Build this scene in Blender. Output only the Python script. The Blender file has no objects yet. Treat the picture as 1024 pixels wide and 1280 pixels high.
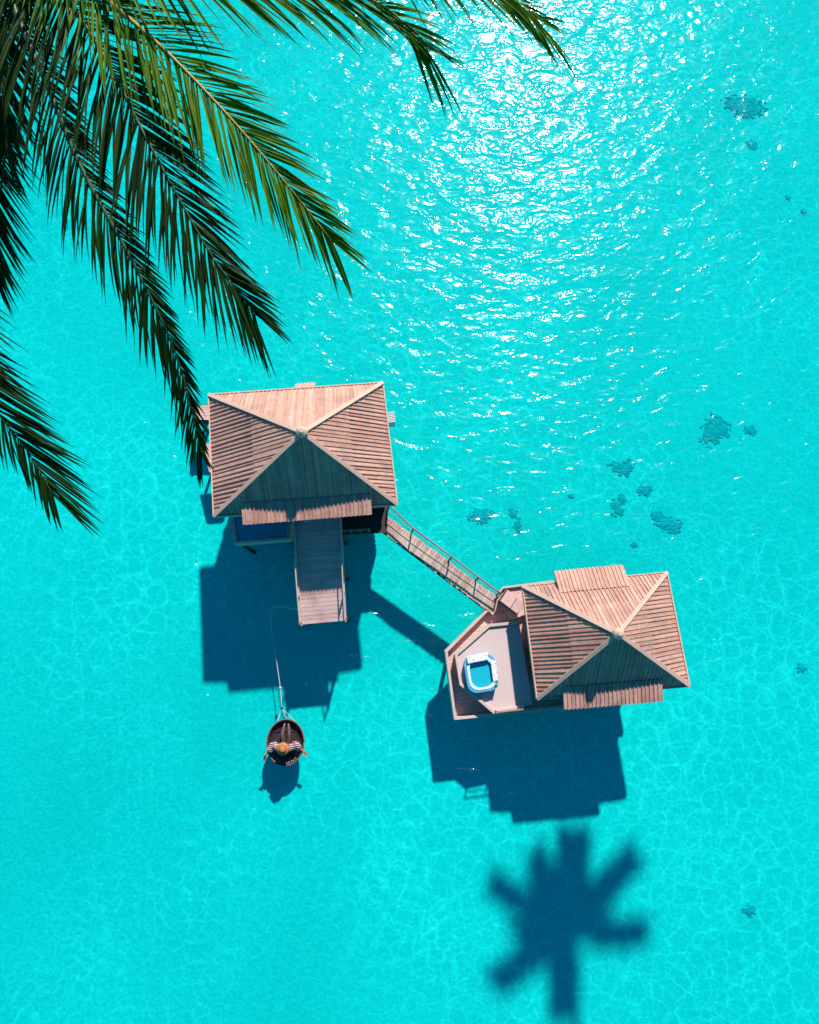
import bpy, math, random
from mathutils import Vector, Matrix
random.seed(7)
S = bpy.context.scene
COL = S.collection
V = Vector
R = math.radians

# ---------------------------------------------------------------- camera / survey frame
F, H = 800.0, 32.0                      # focal length in photo pixels, camera height above the seabed (m)
NAD = (480.0, 800.0)                    # where the vertical through the camera meets the picture
vN = V(((NAD[0] - 512) / F, -(NAD[1] - 640) / F, -1)).normalized()
QC = vN.rotation_difference(V((0, 0, -1)))
CAMLOC = V((0, 0, H))
def ray(x, y):
    return QC @ V(((x - 512) / F, -(y - 640) / F, -1))
def P(x, y, z):
    """survey point: where the sight line through (x, y) meets the level z"""
    d = ray(x, y)
    return CAMLOC + d * ((z - H) / d.z)
cam_d = bpy.data.cameras.new('camera'); cam = bpy.data.objects.new('camera', cam_d); COL.objects.link(cam)
cam.location = CAMLOC; cam.rotation_mode = 'QUATERNION'; cam.rotation_quaternion = QC
cam_d.sensor_fit = 'VERTICAL'; cam_d.sensor_height = 24; cam_d.lens = 24 * F / 1280
cam_d.clip_start = 0.05; cam_d.clip_end = 6000
S.camera = cam

# ---------------------------------------------------------------- light
SUN_EL, SUN_AZ = R(40.5), R(13.5)       # azimuth from +Y towards +X
L = V((math.sin(SUN_AZ) * math.cos(SUN_EL), math.cos(SUN_AZ) * math.cos(SUN_EL), math.sin(SUN_EL)))
sd = bpy.data.lights.new('sun', 'SUN'); sun = bpy.data.objects.new('sun', sd); COL.objects.link(sun)
sd.energy = 5.0; sd.angle = R(1.4); sd.color = (1.0, 0.95, 0.89)
sun.rotation_mode = 'QUATERNION'; sun.rotation_quaternion = L.to_track_quat('Z', 'Y'); sun.location = (20, 80, 70)
w = bpy.data.worlds.new('World'); S.world = w; w.use_nodes = True
nt = w.node_tree; bg = nt.nodes['Background']
sky = nt.nodes.new('ShaderNodeTexSky'); sky.sky_type = 'NISHITA'; sky.sun_disc = False
sky.sun_elevation = SUN_EL; sky.sun_rotation = SUN_AZ; sky.dust_density = 0.0; sky.ozone_density = 10.0; sky.air_density = 1.0
deep = nt.nodes.new('ShaderNodeMix'); deep.data_type = 'RGBA'; deep.blend_type = 'MULTIPLY'; deep.inputs[0].default_value = 1.0
deep.inputs[7].default_value = (.16, 1.0, .98, 1)          # deep tropical blue
nt.links.new(sky.outputs[0], deep.inputs[6]); nt.links.new(deep.outputs[2], bg.inputs[0]); bg.inputs[1].default_value = 0.1
S.view_settings.view_transform = 'Standard'; S.view_settings.look = 'None'
S.view_settings.exposure = 0.25; S.view_settings.gamma = 1.0
S.render.engine = 'CYCLES'
S.cycles.max_bounces = 8; S.cycles.transparent_max_bounces = 12
S.cycles.use_denoising = True
S.cycles.caustics_reflective = False; S.cycles.caustics_refractive = False

# ---------------------------------------------------------------- materials
class NT:
    def __init__(s, name):
        s.m = bpy.data.materials.new(name); s.m.use_nodes = True; s.t = s.m.node_tree; s.t.nodes.clear()
        s.out = s.n('ShaderNodeOutputMaterial')
    def n(s, typ, **kw):
        nd = s.t.nodes.new(typ)
        for k, v in kw.items():
            if k.startswith('i_'):
                nd.inputs[k[2:].replace('_', ' ')].default_value = v
            else: setattr(nd, k, v)
        return nd
    def l(s, a, b): s.t.links.new(a, b)
    def math(s, op, a, b=None, clamp=False):
        nd = s.n('ShaderNodeMath', operation=op, use_clamp=clamp)
        for i, v in enumerate((a, b)):
            if v is None: continue
            if isinstance(v, (int, float)): nd.inputs[i].default_value = v
            else: s.l(v, nd.inputs[i])
        return nd.outputs[0]
    def mix(s, f, a, b):
        nd = s.n('ShaderNodeMix', data_type='RGBA')
        for idx, v in ((0, f), (6, a), (7, b)):
            if isinstance(v, (int, float)): nd.inputs[idx].default_value = v
            elif isinstance(v, tuple): nd.inputs[idx].default_value = (*v, 1)
            else: s.l(v, nd.inputs[idx])
        return nd.outputs[2]
    def coords(s, scale=(1, 1, 1), rot=(0, 0, 0)):
        tc = s.n('ShaderNodeTexCoord'); mp = s.n('ShaderNodeMapping')
        mp.inputs['Scale'].default_value = scale; mp.inputs['Rotation'].default_value = rot
        s.l(tc.outputs['Object'], mp.inputs[0]); return mp.outputs[0]
    def noise(s, co, scale, detail=3, rough=.55, dist=0):
        nd = s.n('ShaderNodeTexNoise', i_Scale=scale, i_Detail=detail, i_Roughness=rough, i_Distortion=dist)
        s.l(co, nd.inputs['Vector']); return nd.outputs['Fac']
    def ramp(s, f, a, b):
        nd = s.n('ShaderNodeMapRange', clamp=True); s.l(f, nd.inputs[0])
        nd.inputs[1].default_value = a; nd.inputs[2].default_value = b; return nd.outputs[0]

def surf(name, c1, c2, rough=.7, scale=6.0, stretch=(1, 1, 1), rotz=0, bump=.3, bdist=.01, tone=.35, spec=.3, c3=None, metal=0, grime=.25):
    """weathered surface: fine grain, per-board tone, slow stains, bump"""
    g = NT(name); co = g.coords(stretch, (0, 0, rotz))
    p = g.n('ShaderNodeBsdfPrincipled'); g.l(p.outputs[0], g.out.inputs[0])
    n1 = g.noise(co, scale, 5, .6); n2 = g.noise(g.coords(), .9, 4, .6)
    at = g.n('ShaderNodeAttribute', attribute_name='tone')
    f = g.math('ADD', g.math('MULTIPLY', g.ramp(n1, .3, .7), 1 - tone), g.math('MULTIPLY', at.outputs['Fac'], tone), True)
    c = g.mix(f, c1, c2)
    if c3: c = g.mix(g.math('MULTIPLY', g.ramp(n2, .5, .75), grime * 2), c, c3)
    else: c = g.mix(g.math('MULTIPLY', g.ramp(n2, .5, .8), grime), c, tuple(x * .55 for x in c1))
    g.l(c, p.inputs['Base Color'])
    g.l(g.math('ADD', g.math('MULTIPLY', n1, .25), rough - .12), p.inputs['Roughness'])
    p.inputs['Specular IOR Level'].default_value = spec; p.inputs['Metallic'].default_value = metal
    b = g.n('ShaderNodeBump', i_Strength=bump, i_Distance=bdist); g.l(n1, b.inputs['Height']); g.l(b.outputs[0], p.inputs['Normal'])
    return g.m

M = {}
M['roof'] = surf('roof_boards', (.42, .20, .145), (.74, .43, .325), .75, 5, tone=.6, bump=.5, bdist=.02, c3=(.34, .19, .16), grime=.42)
M['cap'] = surf('hip_cap_timber', (.60, .38, .29), (.72, .47, .36), .7, 6, tone=.3)
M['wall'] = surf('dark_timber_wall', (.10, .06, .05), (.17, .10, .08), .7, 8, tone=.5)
M['deck'] = surf('deck_planks', (.58, .345, .30), (.78, .51, .45), .75, 9, tone=.6, bump=.5, c3=(.36, .20, .18), grime=.35)
M['bridge'] = surf('bridge_planks', (.40, .215, .165), (.74, .46, .37), .75, 9, tone=.8, bump=.5, c3=(.25, .15, .12), grime=.35)
M['terrace'] = surf('terrace_screed', (.60, .44, .415), (.66, .50, .47), .65, 14, tone=.1, bump=.15, bdist=.004, grime=.12)
M['pale'] = surf('pale_trim_timber', (.52, .38, .32), (.68, .52, .45), .65, 10, tone=.4, bump=.3)
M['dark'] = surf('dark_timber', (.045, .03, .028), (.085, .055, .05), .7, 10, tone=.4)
M['pile'] = surf('stilt_timber', (.07, .05, .045), (.13, .09, .075), .8, 8, tone=.3)
M['rail'] = surf('handrail_timber', (.20, .13, .12), (.36, .25, .22), .6, 12, tone=.3)
M['white'] = surf('white_paint', (.72, .72, .70), (.80, .80, .78), .45, 10, tone=.3, grime=.12, bump=.1)
M['glass'] = surf('window_glass', (.02, .035, .045), (.03, .05, .06), .12, 3, tone=.2, spec=.6, bump=0)
M['tub'] = surf('tub_shell', (.03, .33, .52), (.10, .46, .64), .3, 8, tone=.2, spec=.5, bump=.05, grime=.1)
M['rope'] = surf('rope_fibre', (.50, .46, .43), (.64, .60, .56), .8, 40, tone=.3)
M['straw'] = surf('straw_hat', (.34, .12, .03), (.68, .28, .09), .8, 30, tone=.5, bump=.8, bdist=.01)
M['skin'] = surf('skin', (.40, .20, .13), (.46, .24, .16), .5, 12, tone=.1, bump=.1, grime=.05)
M['trouser'] = surf('trousers', (.10, .055, .07), (.17, .10, .11), .8, 20, tone=.3)
M['oar'] = surf('oar_wood', (.48, .19, .10), (.66, .30, .17), .5, 14, tone=.4)
M['cushion'] = surf('cushion', (.012, .012, .018), (.03, .028, .035), .85, 20, tone=.3)
M['trunk'] = surf('palm_bark', (.14, .11, .085), (.26, .21, .165), .85, 7, stretch=(1, 1, 3), tone=.2, bump=.8, bdist=.03)

def water_mat():
    g = NT('lagoon_water')
    co = g.coords()
    # wave heights: wind chop in two lengths and fine ripple
    cw = g.coords((1, 1.75, 1), (0, 0, R(-9)))
    h1 = g.noise(cw, .42, 2, .5, .5); h2 = g.noise(cw, .85, 2, .55, .7); h3 = g.noise(g.coords((1, 1.2, 1), (0, 0, R(20))), 4.6, 2, .5, .4)
    hh = g.math('ADD', g.math('ADD', g.math('MULTIPLY', h1, .15), g.math('MULTIPLY', h2, .162)), g.math('MULTIPLY', h3, .013))
    b = g.n('ShaderNodeBump', i_Strength=1.0, i_Distance=1.0); g.l(hh, b.inputs['Height'])
    # caustic light painted into the water tint: net of bright lines, fine grain
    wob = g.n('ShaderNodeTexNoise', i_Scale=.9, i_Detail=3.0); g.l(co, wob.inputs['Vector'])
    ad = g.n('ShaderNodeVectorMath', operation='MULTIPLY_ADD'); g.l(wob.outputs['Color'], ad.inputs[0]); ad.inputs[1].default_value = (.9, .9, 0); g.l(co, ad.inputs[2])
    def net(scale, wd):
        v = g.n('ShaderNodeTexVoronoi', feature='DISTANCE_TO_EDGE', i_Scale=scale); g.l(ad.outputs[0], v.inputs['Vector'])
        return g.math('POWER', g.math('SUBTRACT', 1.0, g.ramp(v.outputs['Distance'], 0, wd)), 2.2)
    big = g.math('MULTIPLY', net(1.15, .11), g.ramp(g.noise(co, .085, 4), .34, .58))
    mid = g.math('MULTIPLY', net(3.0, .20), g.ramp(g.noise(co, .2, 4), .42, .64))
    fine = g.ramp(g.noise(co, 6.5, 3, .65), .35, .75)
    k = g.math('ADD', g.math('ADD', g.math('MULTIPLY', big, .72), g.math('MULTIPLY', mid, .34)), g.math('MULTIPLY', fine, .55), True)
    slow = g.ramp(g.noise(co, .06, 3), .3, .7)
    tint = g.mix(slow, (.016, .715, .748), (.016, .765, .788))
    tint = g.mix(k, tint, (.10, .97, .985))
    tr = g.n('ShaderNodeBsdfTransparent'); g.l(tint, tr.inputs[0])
    gl = g.n('ShaderNodeBsdfGlossy', i_Roughness=.08); g.l(b.outputs[0], gl.inputs['Normal']); gl.inputs[0].default_value = (1, 1, 1, 1)
    ge = g.n('ShaderNodeNewGeometry'); dt = g.n('ShaderNodeVectorMath', operation='DOT_PRODUCT'); g.l(ge.outputs['Incoming'], dt.inputs[0]); g.l(ge.outputs['True Normal'], dt.inputs[1])
    schlick = g.math('ADD', g.math('MULTIPLY', g.math('POWER', g.math('SUBTRACT', 1.0, g.math('ABSOLUTE', dt.outputs['Value']), True), 5.0), .98), .02)
    g2 = g.n('ShaderNodeBsdfGlossy', i_Roughness=.24); g.l(b.outputs[0], g2.inputs['Normal'])
    gm = g.n('ShaderNodeMixShader'); gm.inputs[0].default_value = .24; g.l(gl.outputs[0], gm.inputs[1]); g.l(g2.outputs[0], gm.inputs[2])
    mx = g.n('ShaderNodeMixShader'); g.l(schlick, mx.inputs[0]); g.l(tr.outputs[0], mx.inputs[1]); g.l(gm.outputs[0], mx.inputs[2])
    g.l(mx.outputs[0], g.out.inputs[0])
    return g.m
def sand_mat():
    g = NT('white_sand'); co = g.coords()
    p = g.n('ShaderNodeBsdfPrincipled'); g.l(p.outputs[0], g.out.inputs[0])
    n0 = g.noise(co, .045, 4); n1 = g.noise(co, .5, 5, .6)
    c = g.mix(g.ramp(n0, .3, .7), (.80, .80, .70), (.86, .85, .76)); c = g.mix(g.math('MULTIPLY', g.ramp(n1, .5, .8), .35), c, (.74, .75, .66))
    g.l(c, p.inputs['Base Color']); p.inputs['Roughness'].default_value = .95; p.inputs['Specular IOR Level'].default_value = 0
    hn = g.noise(g.coords((1, 1.6, 1), (0, 0, R(12))), 2.2, 4, .6, .8)
    b = g.n('ShaderNodeBump', i_Strength=.25, i_Distance=.10); g.l(hn, b.inputs['Height']); g.l(b.outputs[0], p.inputs['Normal'])
    return g.m
def clear_water(name, c):
    g = NT(name); co = g.coords()
    p = g.n('ShaderNodeBsdfPrincipled'); g.l(p.outputs[0], g.out.inputs[0])
    n = g.noise(co, 7, 3); g.l(g.mix(n, c, tuple(min(1, x * 1.35) for x in c)), p.inputs['Base Color'])
    p.inputs['Roughness'].default_value = .06; p.inputs['IOR'].default_value = 1.33
    b = g.n('ShaderNodeBump', i_Strength=.3, i_Distance=.03); g.l(n, b.inputs['Height']); g.l(b.outputs[0], p.inputs['Normal'])
    return g.m
def leaf_mat(name, a, b_, c):
    g = NT(name); co = g.coords()
    p = g.n('ShaderNodeBsdfPrincipled')
    at = g.n('ShaderNodeAttribute', attribute_name='tone')
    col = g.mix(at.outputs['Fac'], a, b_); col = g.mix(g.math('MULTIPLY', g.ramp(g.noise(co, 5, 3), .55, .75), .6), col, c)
    g.l(col, p.inputs['Base Color']); p.inputs['Roughness'].default_value = .55; p.inputs['Specular IOR Level'].default_value = .12
    tl = g.n('ShaderNodeBsdfTranslucent'); g.l(col, tl.inputs[0])
    mx = g.n('ShaderNodeMixShader'); mx.inputs[0].default_value = .22
    g.l(p.outputs[0], mx.inputs[1]); g.l(tl.outputs[0], mx.inputs[2]); g.l(mx.outputs[0], g.out.inputs[0]); return g.m
def stripe_mat(name, a, b_, c, scale, rot):
    g = NT(name); co = g.coords((1, 1, 1), rot)
    p = g.n('ShaderNodeBsdfPrincipled'); g.l(p.outputs[0], g.out.inputs[0])
    wv = g.n('ShaderNodeTexWave', i_Scale=scale, i_Distortion=1.2, i_Detail=2.0); wv.inputs['Detail Scale'].default_value = 2.5
    g.l(co, wv.inputs['Vector'])
    cc = g.mix(g.ramp(wv.outputs['Fac'], .4, .6), a, b_); cc = g.mix(g.ramp(g.noise(co, 9, 2), .55, .62), cc, c)
    g.l(cc, p.inputs['Base Color']); p.inputs['Roughness'].default_value = .85; return g.m
def speckle_mat():
    g = NT('speckled_foam'); co = g.coords()
    p = g.n('ShaderNodeBsdfPrincipled'); g.l(p.outputs[0], g.out.inputs[0])
    n = g.noise(co, 16, 2); g.l(g.mix(g.ramp(n, .56, .62), (.82, .82, .82), (.12, .12, .28)), p.inputs['Base Color'])
    p.inputs['Roughness'].default_value = .5; return g.m
def wicker_mat():
    g = NT('dark_wicker'); co = g.coords()
    p = g.n('ShaderNodeBsdfPrincipled'); g.l(p.outputs[0], g.out.inputs[0])
    v = g.n('ShaderNodeTexVoronoi', i_Scale=22.0); g.l(co, v.inputs['Vector'])
    g.l(g.mix(v.outputs['Distance'], (.055, .025, .024), (.012, .008, .010)), p.inputs['Base Color']); p.inputs['Roughness'].default_value = .6
    b = g.n('ShaderNodeBump', i_Strength=.8, i_Distance=.02); g.l(v.outputs['Distance'], b.inputs['Height']); g.l(b.outputs[0], p.inputs['Normal']); return g.m
M['water'] = water_mat(); M['sand'] = sand_mat()
M['tubwater'] = clear_water('tub_water', (.012, .36, .45)); M['poolwater'] = clear_water('plunge_water', (.03, .30, .45))
M['leaf_dark'] = leaf_mat('frond_shaded', (.005, .021, .003), (.016, .056, .005), (.032, .064, .006))  # dark green, with the shade on these fronds put into the colour
M['leaf_lit'] = leaf_mat('frond_sunlit', (.022, .095, .003), (.11, .22, .005), (.24, .21, .010))  # yellow-green, brightened so the colour carries the sunlight on the fronds
M['rachis_dark'] = surf('rachis_green', (.035, .075, .02), (.06, .11, .03), .45, 20, tone=.2)
M['rachis_gold'] = surf('rachis_gold', (.46, .25, .02), (.60, .36, .04), .45, 20, tone=.2)
M['shirt'] = stripe_mat('striped_cotton', (.035, .018, .03), (.62, .46, .44), (.42, .08, .10), 4.2, (0, R(0), R(82)))
M['blanket'] = stripe_mat('striped_blanket', (.03, .015, .02), (.60, .42, .34), (.45, .10, .07), 5.0, (0, 0, R(35)))
M['speckle'] = speckle_mat(); M['wicker'] = wicker_mat()
M['coral'] = surf('coral_rock', (.32, .44, .45), (.48, .60, .60), .9, 9, tone=.5, bump=.8, bdist=.03, spec=0)

# ---------------------------------------------------------------- mesh helpers
class MB:
    def __init__(s): s.v = []; s.f = []; s.t = []
    def face(s, pts, tone=None):
        i = len(s.v); s.v += [V(p) for p in pts]; s.f.append(list(range(i, i + len(pts)))); s.t.append(random.random() if tone is None else tone)
    def hexa(s, b, t, tone=None):
        """solid between two matching loops (bottom b, top t; counter-clockwise seen from the top)"""
        n = len(b); i = len(s.v); tone = random.random() if tone is None else tone
        s.v += [V(p) for p in b] + [V(p) for p in t]
        s.f.append([i + n - 1 - k for k in range(n)]); s.f.append([i + n + k for k in range(n)])
        for k in range(n): s.f.append([i + k, i + (k + 1) % n, i + n + (k + 1) % n, i + n + k])
        s.t += [tone] * (n + 2)
    def prism(s, poly, z0, z1, tone=None):
        a = sum(poly[k][0] * poly[(k + 1) % len(poly)][1] - poly[(k + 1) % len(poly)][0] * poly[k][1] for k in range(len(poly)))
        if a < 0: poly = poly[::-1]
        s.hexa([(p[0], p[1], z0) for p in poly], [(p[0], p[1], z1) for p in poly], tone)
    def beam(s, a, b, wd, ht, up=(0, 0, 1), tone=None):
        """box running a->b, wd wide, ht high, a/b on the axis of its underside"""
        a, b = V(a), V(b); d = (b - a).normalized(); sd_ = d.cross(V(up)).normalized(); u = sd_.cross(d)
        q = lambda p, x, y: p + sd_ * x * wd / 2 + u * y * ht
        s.hexa([q(a, -1, 0), q(a, 1, 0), q(b, 1, 0), q(b, -1, 0)], [q(a, -1, 1), q(a, 1, 1), q(b, 1, 1), q(b, -1, 1)], tone)
    def tube(s, pts, rad, n=8, caps=True, tone=None):
        pts = [V(p) for p in pts]; rr = rad if isinstance(rad, (list, tuple)) else [rad] * len(pts)
        i0 = len(s.v); tone = random.random() if tone is None else tone; pa = None
        for k, p in enumerate(pts):
            d = (pts[min(k + 1, len(pts) - 1)] - pts[max(k - 1, 0)]).normalized()
            if pa is None: pa = d.orthogonal().normalized()
            pa = (pa - d * pa.dot(d)).normalized(); pb = d.cross(pa)
            for j in range(n):
                a = 2 * math.pi * j / n; s.v.append(p + (pa * math.cos(a) + pb * math.sin(a)) * rr[k])
        for k in range(len(pts) - 1):
            for j in range(n):
                a = i0 + k * n + j; b = i0 + k * n + (j + 1) % n; s.f.append([a, b, b + n, a + n]); s.t.append(tone)
        if caps:
            s.f.append([i0 + j for j in range(n)][::-1]); s.f.append([i0 + (len(pts) - 1) * n + j for j in range(n)]); s.t += [tone, tone]
    def lathe(s, c, prof, n=32, sx=1, sy=1, tone=.5, closed=False):
        c = V(c); i0 = len(s.v); m = len(prof)
        for r_, z in prof:
            for j in range(n):
                a = 2 * math.pi * j / n; s.v.append(c + V((r_ * sx * math.cos(a), r_ * sy * math.sin(a), z)))
        for k in range(m if closed else m - 1):
            for j in range(n):
                a = i0 + k * n + j; b = i0 + k * n + (j + 1) % n; k2 = ((k + 1) % m) * n + i0
                s.f.append([a, b, k2 + (j + 1) % n, k2 + j]); s.t.append(tone)
        if not closed:
            s.f.append([i0 + j for j in range(n)][::-1]); s.f.append([i0 + (m - 1) * n + j for j in range(n)]); s.t += [tone, tone]
    def build(s, name, mat, parent=None, smooth=False, origin=None):
        me = bpy.data.meshes.new(name)
        o = V(parent_origin(parent)) if parent else V(origin if origin is not None else (0, 0, 0))
        me.from_pydata([tuple(p - o) for p in s.v], [], s.f)
        at = me.attributes.new('tone', 'FLOAT', 'FACE'); at.data.foreach_set('value', s.t)
        me.materials.append(mat)
        if smooth: me.polygons.foreach_set('use_smooth', [True] * len(me.polygons))
        me.update()
        ob = bpy.data.objects.new(name, me); COL.objects.link(ob)
        if parent: ob.parent = parent
        else: ob.location = o
        return ob
def parent_origin(o):
    while o.parent: o = o.parent
    return o.location
def bevel(o, wd, seg=2):
    m = o.modifiers.new('bevel', 'BEVEL'); m.width = wd; m.segments = seg; m.limit_method = 'ANGLE'; return o
def tag(o, label, cat, group=None):
    o['label'] = label; o['category'] = cat
    if group: o['group'] = group
    return o
def thing(name, loc, label, cat, group=None):
    o = bpy.data.objects.new(name, None); o.empty_display_size = .3; COL.objects.link(o); o.location = loc
    return tag(o, label, cat, group)
def struct(o): o['kind'] = 'structure'; return o
def lerp(a, b, t): return V(a) * (1 - t) + V(b) * t

# ---------------------------------------------------------------- sea
WZ = 1.1                                 # water level above the sand
m = MB(); m.face([(-2500, -2500, 0), (2500, -2500, 0), (2500, 2500, 0), (-2500, 2500, 0)]); struct(m.build('seabed', M['sand']))
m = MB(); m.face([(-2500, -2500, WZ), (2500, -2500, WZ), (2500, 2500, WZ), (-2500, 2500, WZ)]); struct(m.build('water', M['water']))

# ---------------------------------------------------------------- coral heads
def coral(px, py, wx, wy, n, label, shape=None, size=1.0):
    rnd = random.Random(int(px * 7 + py)); c = P(px, py, 0); k = H / F
    m = MB()
    blobs = shape or [(0, 0, 1.0)]
    for _ in range(n * 3):
        bx, by, br = rnd.choice(blobs)
        r_ = min(1.02, abs(rnd.gauss(0, .55))) * br; a = rnd.uniform(0, 2 * math.pi)
        x = (bx + r_ * math.cos(a)) * wx / 2 * k; y = (by + r_ * math.sin(a)) * wy / 2 * k
        s_ = rnd.uniform(.035, .095) * size * (1.25 - .5 * min(1, r_))
        prof = [(s_, -.02), (s_ * 1.1, s_ * .12), (s_ * .75, s_ * .26), (s_ * .2, s_ * .32)]
        m.lathe(c + V((x, y, 0)), prof, 6, rnd.uniform(.8, 1.4), rnd.uniform(.7, 1.2), rnd.random())
    tag(m.build('coral_patch', M['coral'], None, True, c), label, 'coral', 'coral patches on the seabed')
coral(930, 133, 62, 46, 260, 'largest dark coral patch, wedge shaped, right of the sun glitter', [(-.3, .2, .8), (.2, .1, .9), (.5, -.15, .6), (0, -.35, .6), (-.45, .2, .5)], 1.15)
coral(939, 181, 17, 18, 45, 'small round coral clump just below the wedge shaped patch')
coral(893, 538, 46, 50, 190, 'dense tall coral patch with a small clump to its right', [(.1, .4, .6), (-.3, -.3, .65), (.5, .1, .5), (0, -.1, .6)])
coral(937, 538, 17, 15, 34, 'small coral clump immediately right of the dense tall patch')
coral(778, 585, 34, 26, 62, 'sparse speckled coral patch, topmost of the loose cluster above the right bungalow', [(-.5, .2, .6), (.4, .3, .6), (.1, -.4, .5)])
coral(806, 613, 20, 17, 46, 'compact dark coral clump on the right of the loose cluster')
coral(772, 630, 26, 34, 70, 'loose coral patch on the left of the cluster with a tail pointing up', [(0, -.4, .7), (.5, .45, .45), (-.2, -.1, .5)])
coral(831, 653, 40, 34, 130, 'broad coral patch nearest the roof of the right bungalow', [(-.5, .5, .4), (0, 0, .7), (.5, -.2, .6)])
coral(602, 645, 34, 26, 84, 'oval coral patch beside the footbridge', [(-.2, 0, .8), (.4, .2, .5)])
coral(644, 650, 18, 34, 36, 'thin upright scatter of coral right of the oval patch by the footbridge', [(-.2, .5, .6), (.3, -.4, .6)])
coral(714, 620, 7, 7, 9, 'tiny lone coral speck between the footbridge patches and the loose cluster')
coral(794, 681, 9, 8, 10, 'tiny coral speck between the broad patch and the right bungalow roof')
coral(1002, 835, 13, 14, 20, 'little coral clump near the right picture edge, level with the right bungalow')
coral(936, 1137, 17, 15, 26, 'little coral clump alone in the open water at lower right')
coral(985, 247, 7, 9, 10, 'tiny coral speck, upper one of two near the upper right edge')
coral(1004, 264, 9, 10, 13, 'tiny coral speck, lower one of two near the upper right edge')

# ---------------------------------------------------------------- roofs
def tri_roof(m, A, B, C, pitch=.175, lap=.018, rib=(.042, .034)):
    """one roof slope: boards and battens from the eave B-C up to the hips at A"""
    A, B, C = V(A), V(B), V(C); e = (C - B).normalized(); W = (C - B).length
    uA = (A - B).dot(e); foot = B + e * uA; d = (A - foot); hA = d.length; d.normalize(); n = e.cross(d).normalized()
    if n.z < 0: n = -n
    top = lambda u: hA * (u / uA if u < uA else (W - u) / (W - uA))
    pt = lambda u, v, o=0: B + e * u + d * v + n * o
    k = max(3, round(W / pitch)); us = [W * i / k for i in range(k + 1)]; vm = hA * .47
    for i in range(k):
        u0, u1 = us[i], us[i + 1]; t = random.random()
        def poly(lo, hi, o, tt):
            ks = sorted({u0, u1} | ({uA} if u0 < uA < u1 else set()))
            for v_ in (lo, hi):
                if 0 < v_ < hA:
                    for uu in (uA * v_ / hA, W - (W - uA) * v_ / hA):
                        if u0 < uu < u1: ks = sorted(set(ks) | {uu})
            ks = [u for u in ks if top(u) >= lo - 1e-6]
            if len(ks) < 2: return
            up = [pt(u, min(top(u), hi), o) for u in reversed(ks)]; dn = [pt(u, lo, o) for u in ks]
            m.face(dn + up, tt)
            if o > 0: m.face([pt(ks[0], lo, 0), pt(ks[-1], lo, 0), pt(ks[-1], lo, o), pt(ks[0], lo, o)], tt)
        poly(0, vm, 0, t); poly(vm, hA, lap, min(1, max(0, t + random.uniform(-.4, .4))))
    for i in range(1, k):
        u = us[i] + random.uniform(-.012, .012); v1 = top(u) - .03
        if v1 < .1: continue
        a = random.uniform(-.03, .03); wv = rib[0] * random.uniform(.8, 1.2); hv = rib[1] * random.uniform(.75, 1.2); tt = random.random()
        q = lambda uu, vv, oo: pt(uu, vv, oo)
        m.hexa([q(u - wv / 2, .01, -.01), q(u + wv / 2, .01, -.01), q(u + a + wv / 2, v1, -.01), q(u + a - wv / 2, v1, -.01)],
               [q(u - wv / 2, .01, hv), q(u + wv / 2, .01, hv), q(u + a + wv / 2, v1, hv + lap), q(u + a - wv / 2, v1, hv + lap)], tt)
def quad_roof(m, a, b, c, d, pitch=.2, th=.07):
    """flat lean-to sheet: a-b upper edge (left, right), d-c lower edge; boards run downhill"""
    a, b, c, d = map(V, (a, b, c, d)); n = (b - a).cross(d - a).normalized()
    if n.z < 0: n = -n
    k = max(3, round((c - d).length / pitch))
    m.hexa([p - n * th for p in (d, c, b, a)], [p - n * .012 for p in (d, c, b, a)], .3)
    for i in range(k):
        p0, p1, p2, p3 = (lerp(a, b, i / k), lerp(a, b, (i + 1) / k), lerp(d, c, (i + 1) / k), lerp(d, c, i / k))
        m.face([p3, p2, p1, p0])
        if i:
            s_ = (b - a).normalized() * .027 * random.uniform(.8, 1.2); hv = n * .035 * random.uniform(.75, 1.2); lo = (p3 - p0).normalized() * .02
            m.hexa([p3 - s_ + lo, p3 + s_ + lo, p0 + s_, p0 - s_], [p3 - s_ + lo + hv, p3 + s_ + lo + hv, p0 + s_ + hv, p0 - s_ + hv])
def hip_roof(root, cs, apex):
    """cs: eave corners TL, TR, BR, BL"""
    m = MB(); A = V(apex)
    for i in range(4): tri_roof(m, A, cs[i], cs[(i + 1) % 4])
    lo = [V(c) - V((0, 0, .14)) for c in cs]; cen = A - V((0, 0, .5))
    for i in range(4):
        a, b = V(cs[i]), V(cs[(i + 1) % 4]); a2, b2 = lo[i], lo[(i + 1) % 4]
        m.face([a, b, b2, a2], .4); m.face([a2, b2, cen], .2)
    r_ = m.build('roof', M['roof'], root)
    for c in cs:
        h = MB(); d = (V(c) - A); h.beam(A + d * .004 + V((0, 0, .03)), V(c) + d.normalized() * .03 + V((0, 0, .02)), .17, .065)
        bevel(h.build('hip_cap', M['cap'], r_), .012)
    for i in range(4):
        a, b = V(cs[i]), V(cs[(i + 1) % 4]); f_ = MB(); o_ = (b - a).cross(V((0, 0, 1))).normalized() * .03
        if o_.dot(a - A) < 0: o_ = -o_
        f_.beam(a + o_ - V((0, 0, .15)), b + o_ - V((0, 0, .15)), .05, .20); f_.build('fascia', M['cap'], r_)
    fin = MB(); fin.lathe(A, [(.22, .0), (.24, .10), (.20, .20), (.08, .30)], 14); fin.build('apex_cap', M['cap'], r_)
    return r_
def on_plane(p, A, B, C):
    n = (V(B) - V(A)).cross(V(C) - V(A)); return V(A).z - (n.x * (p.x - A[0]) + n.y * (p.y - A[1])) / n.z
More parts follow.
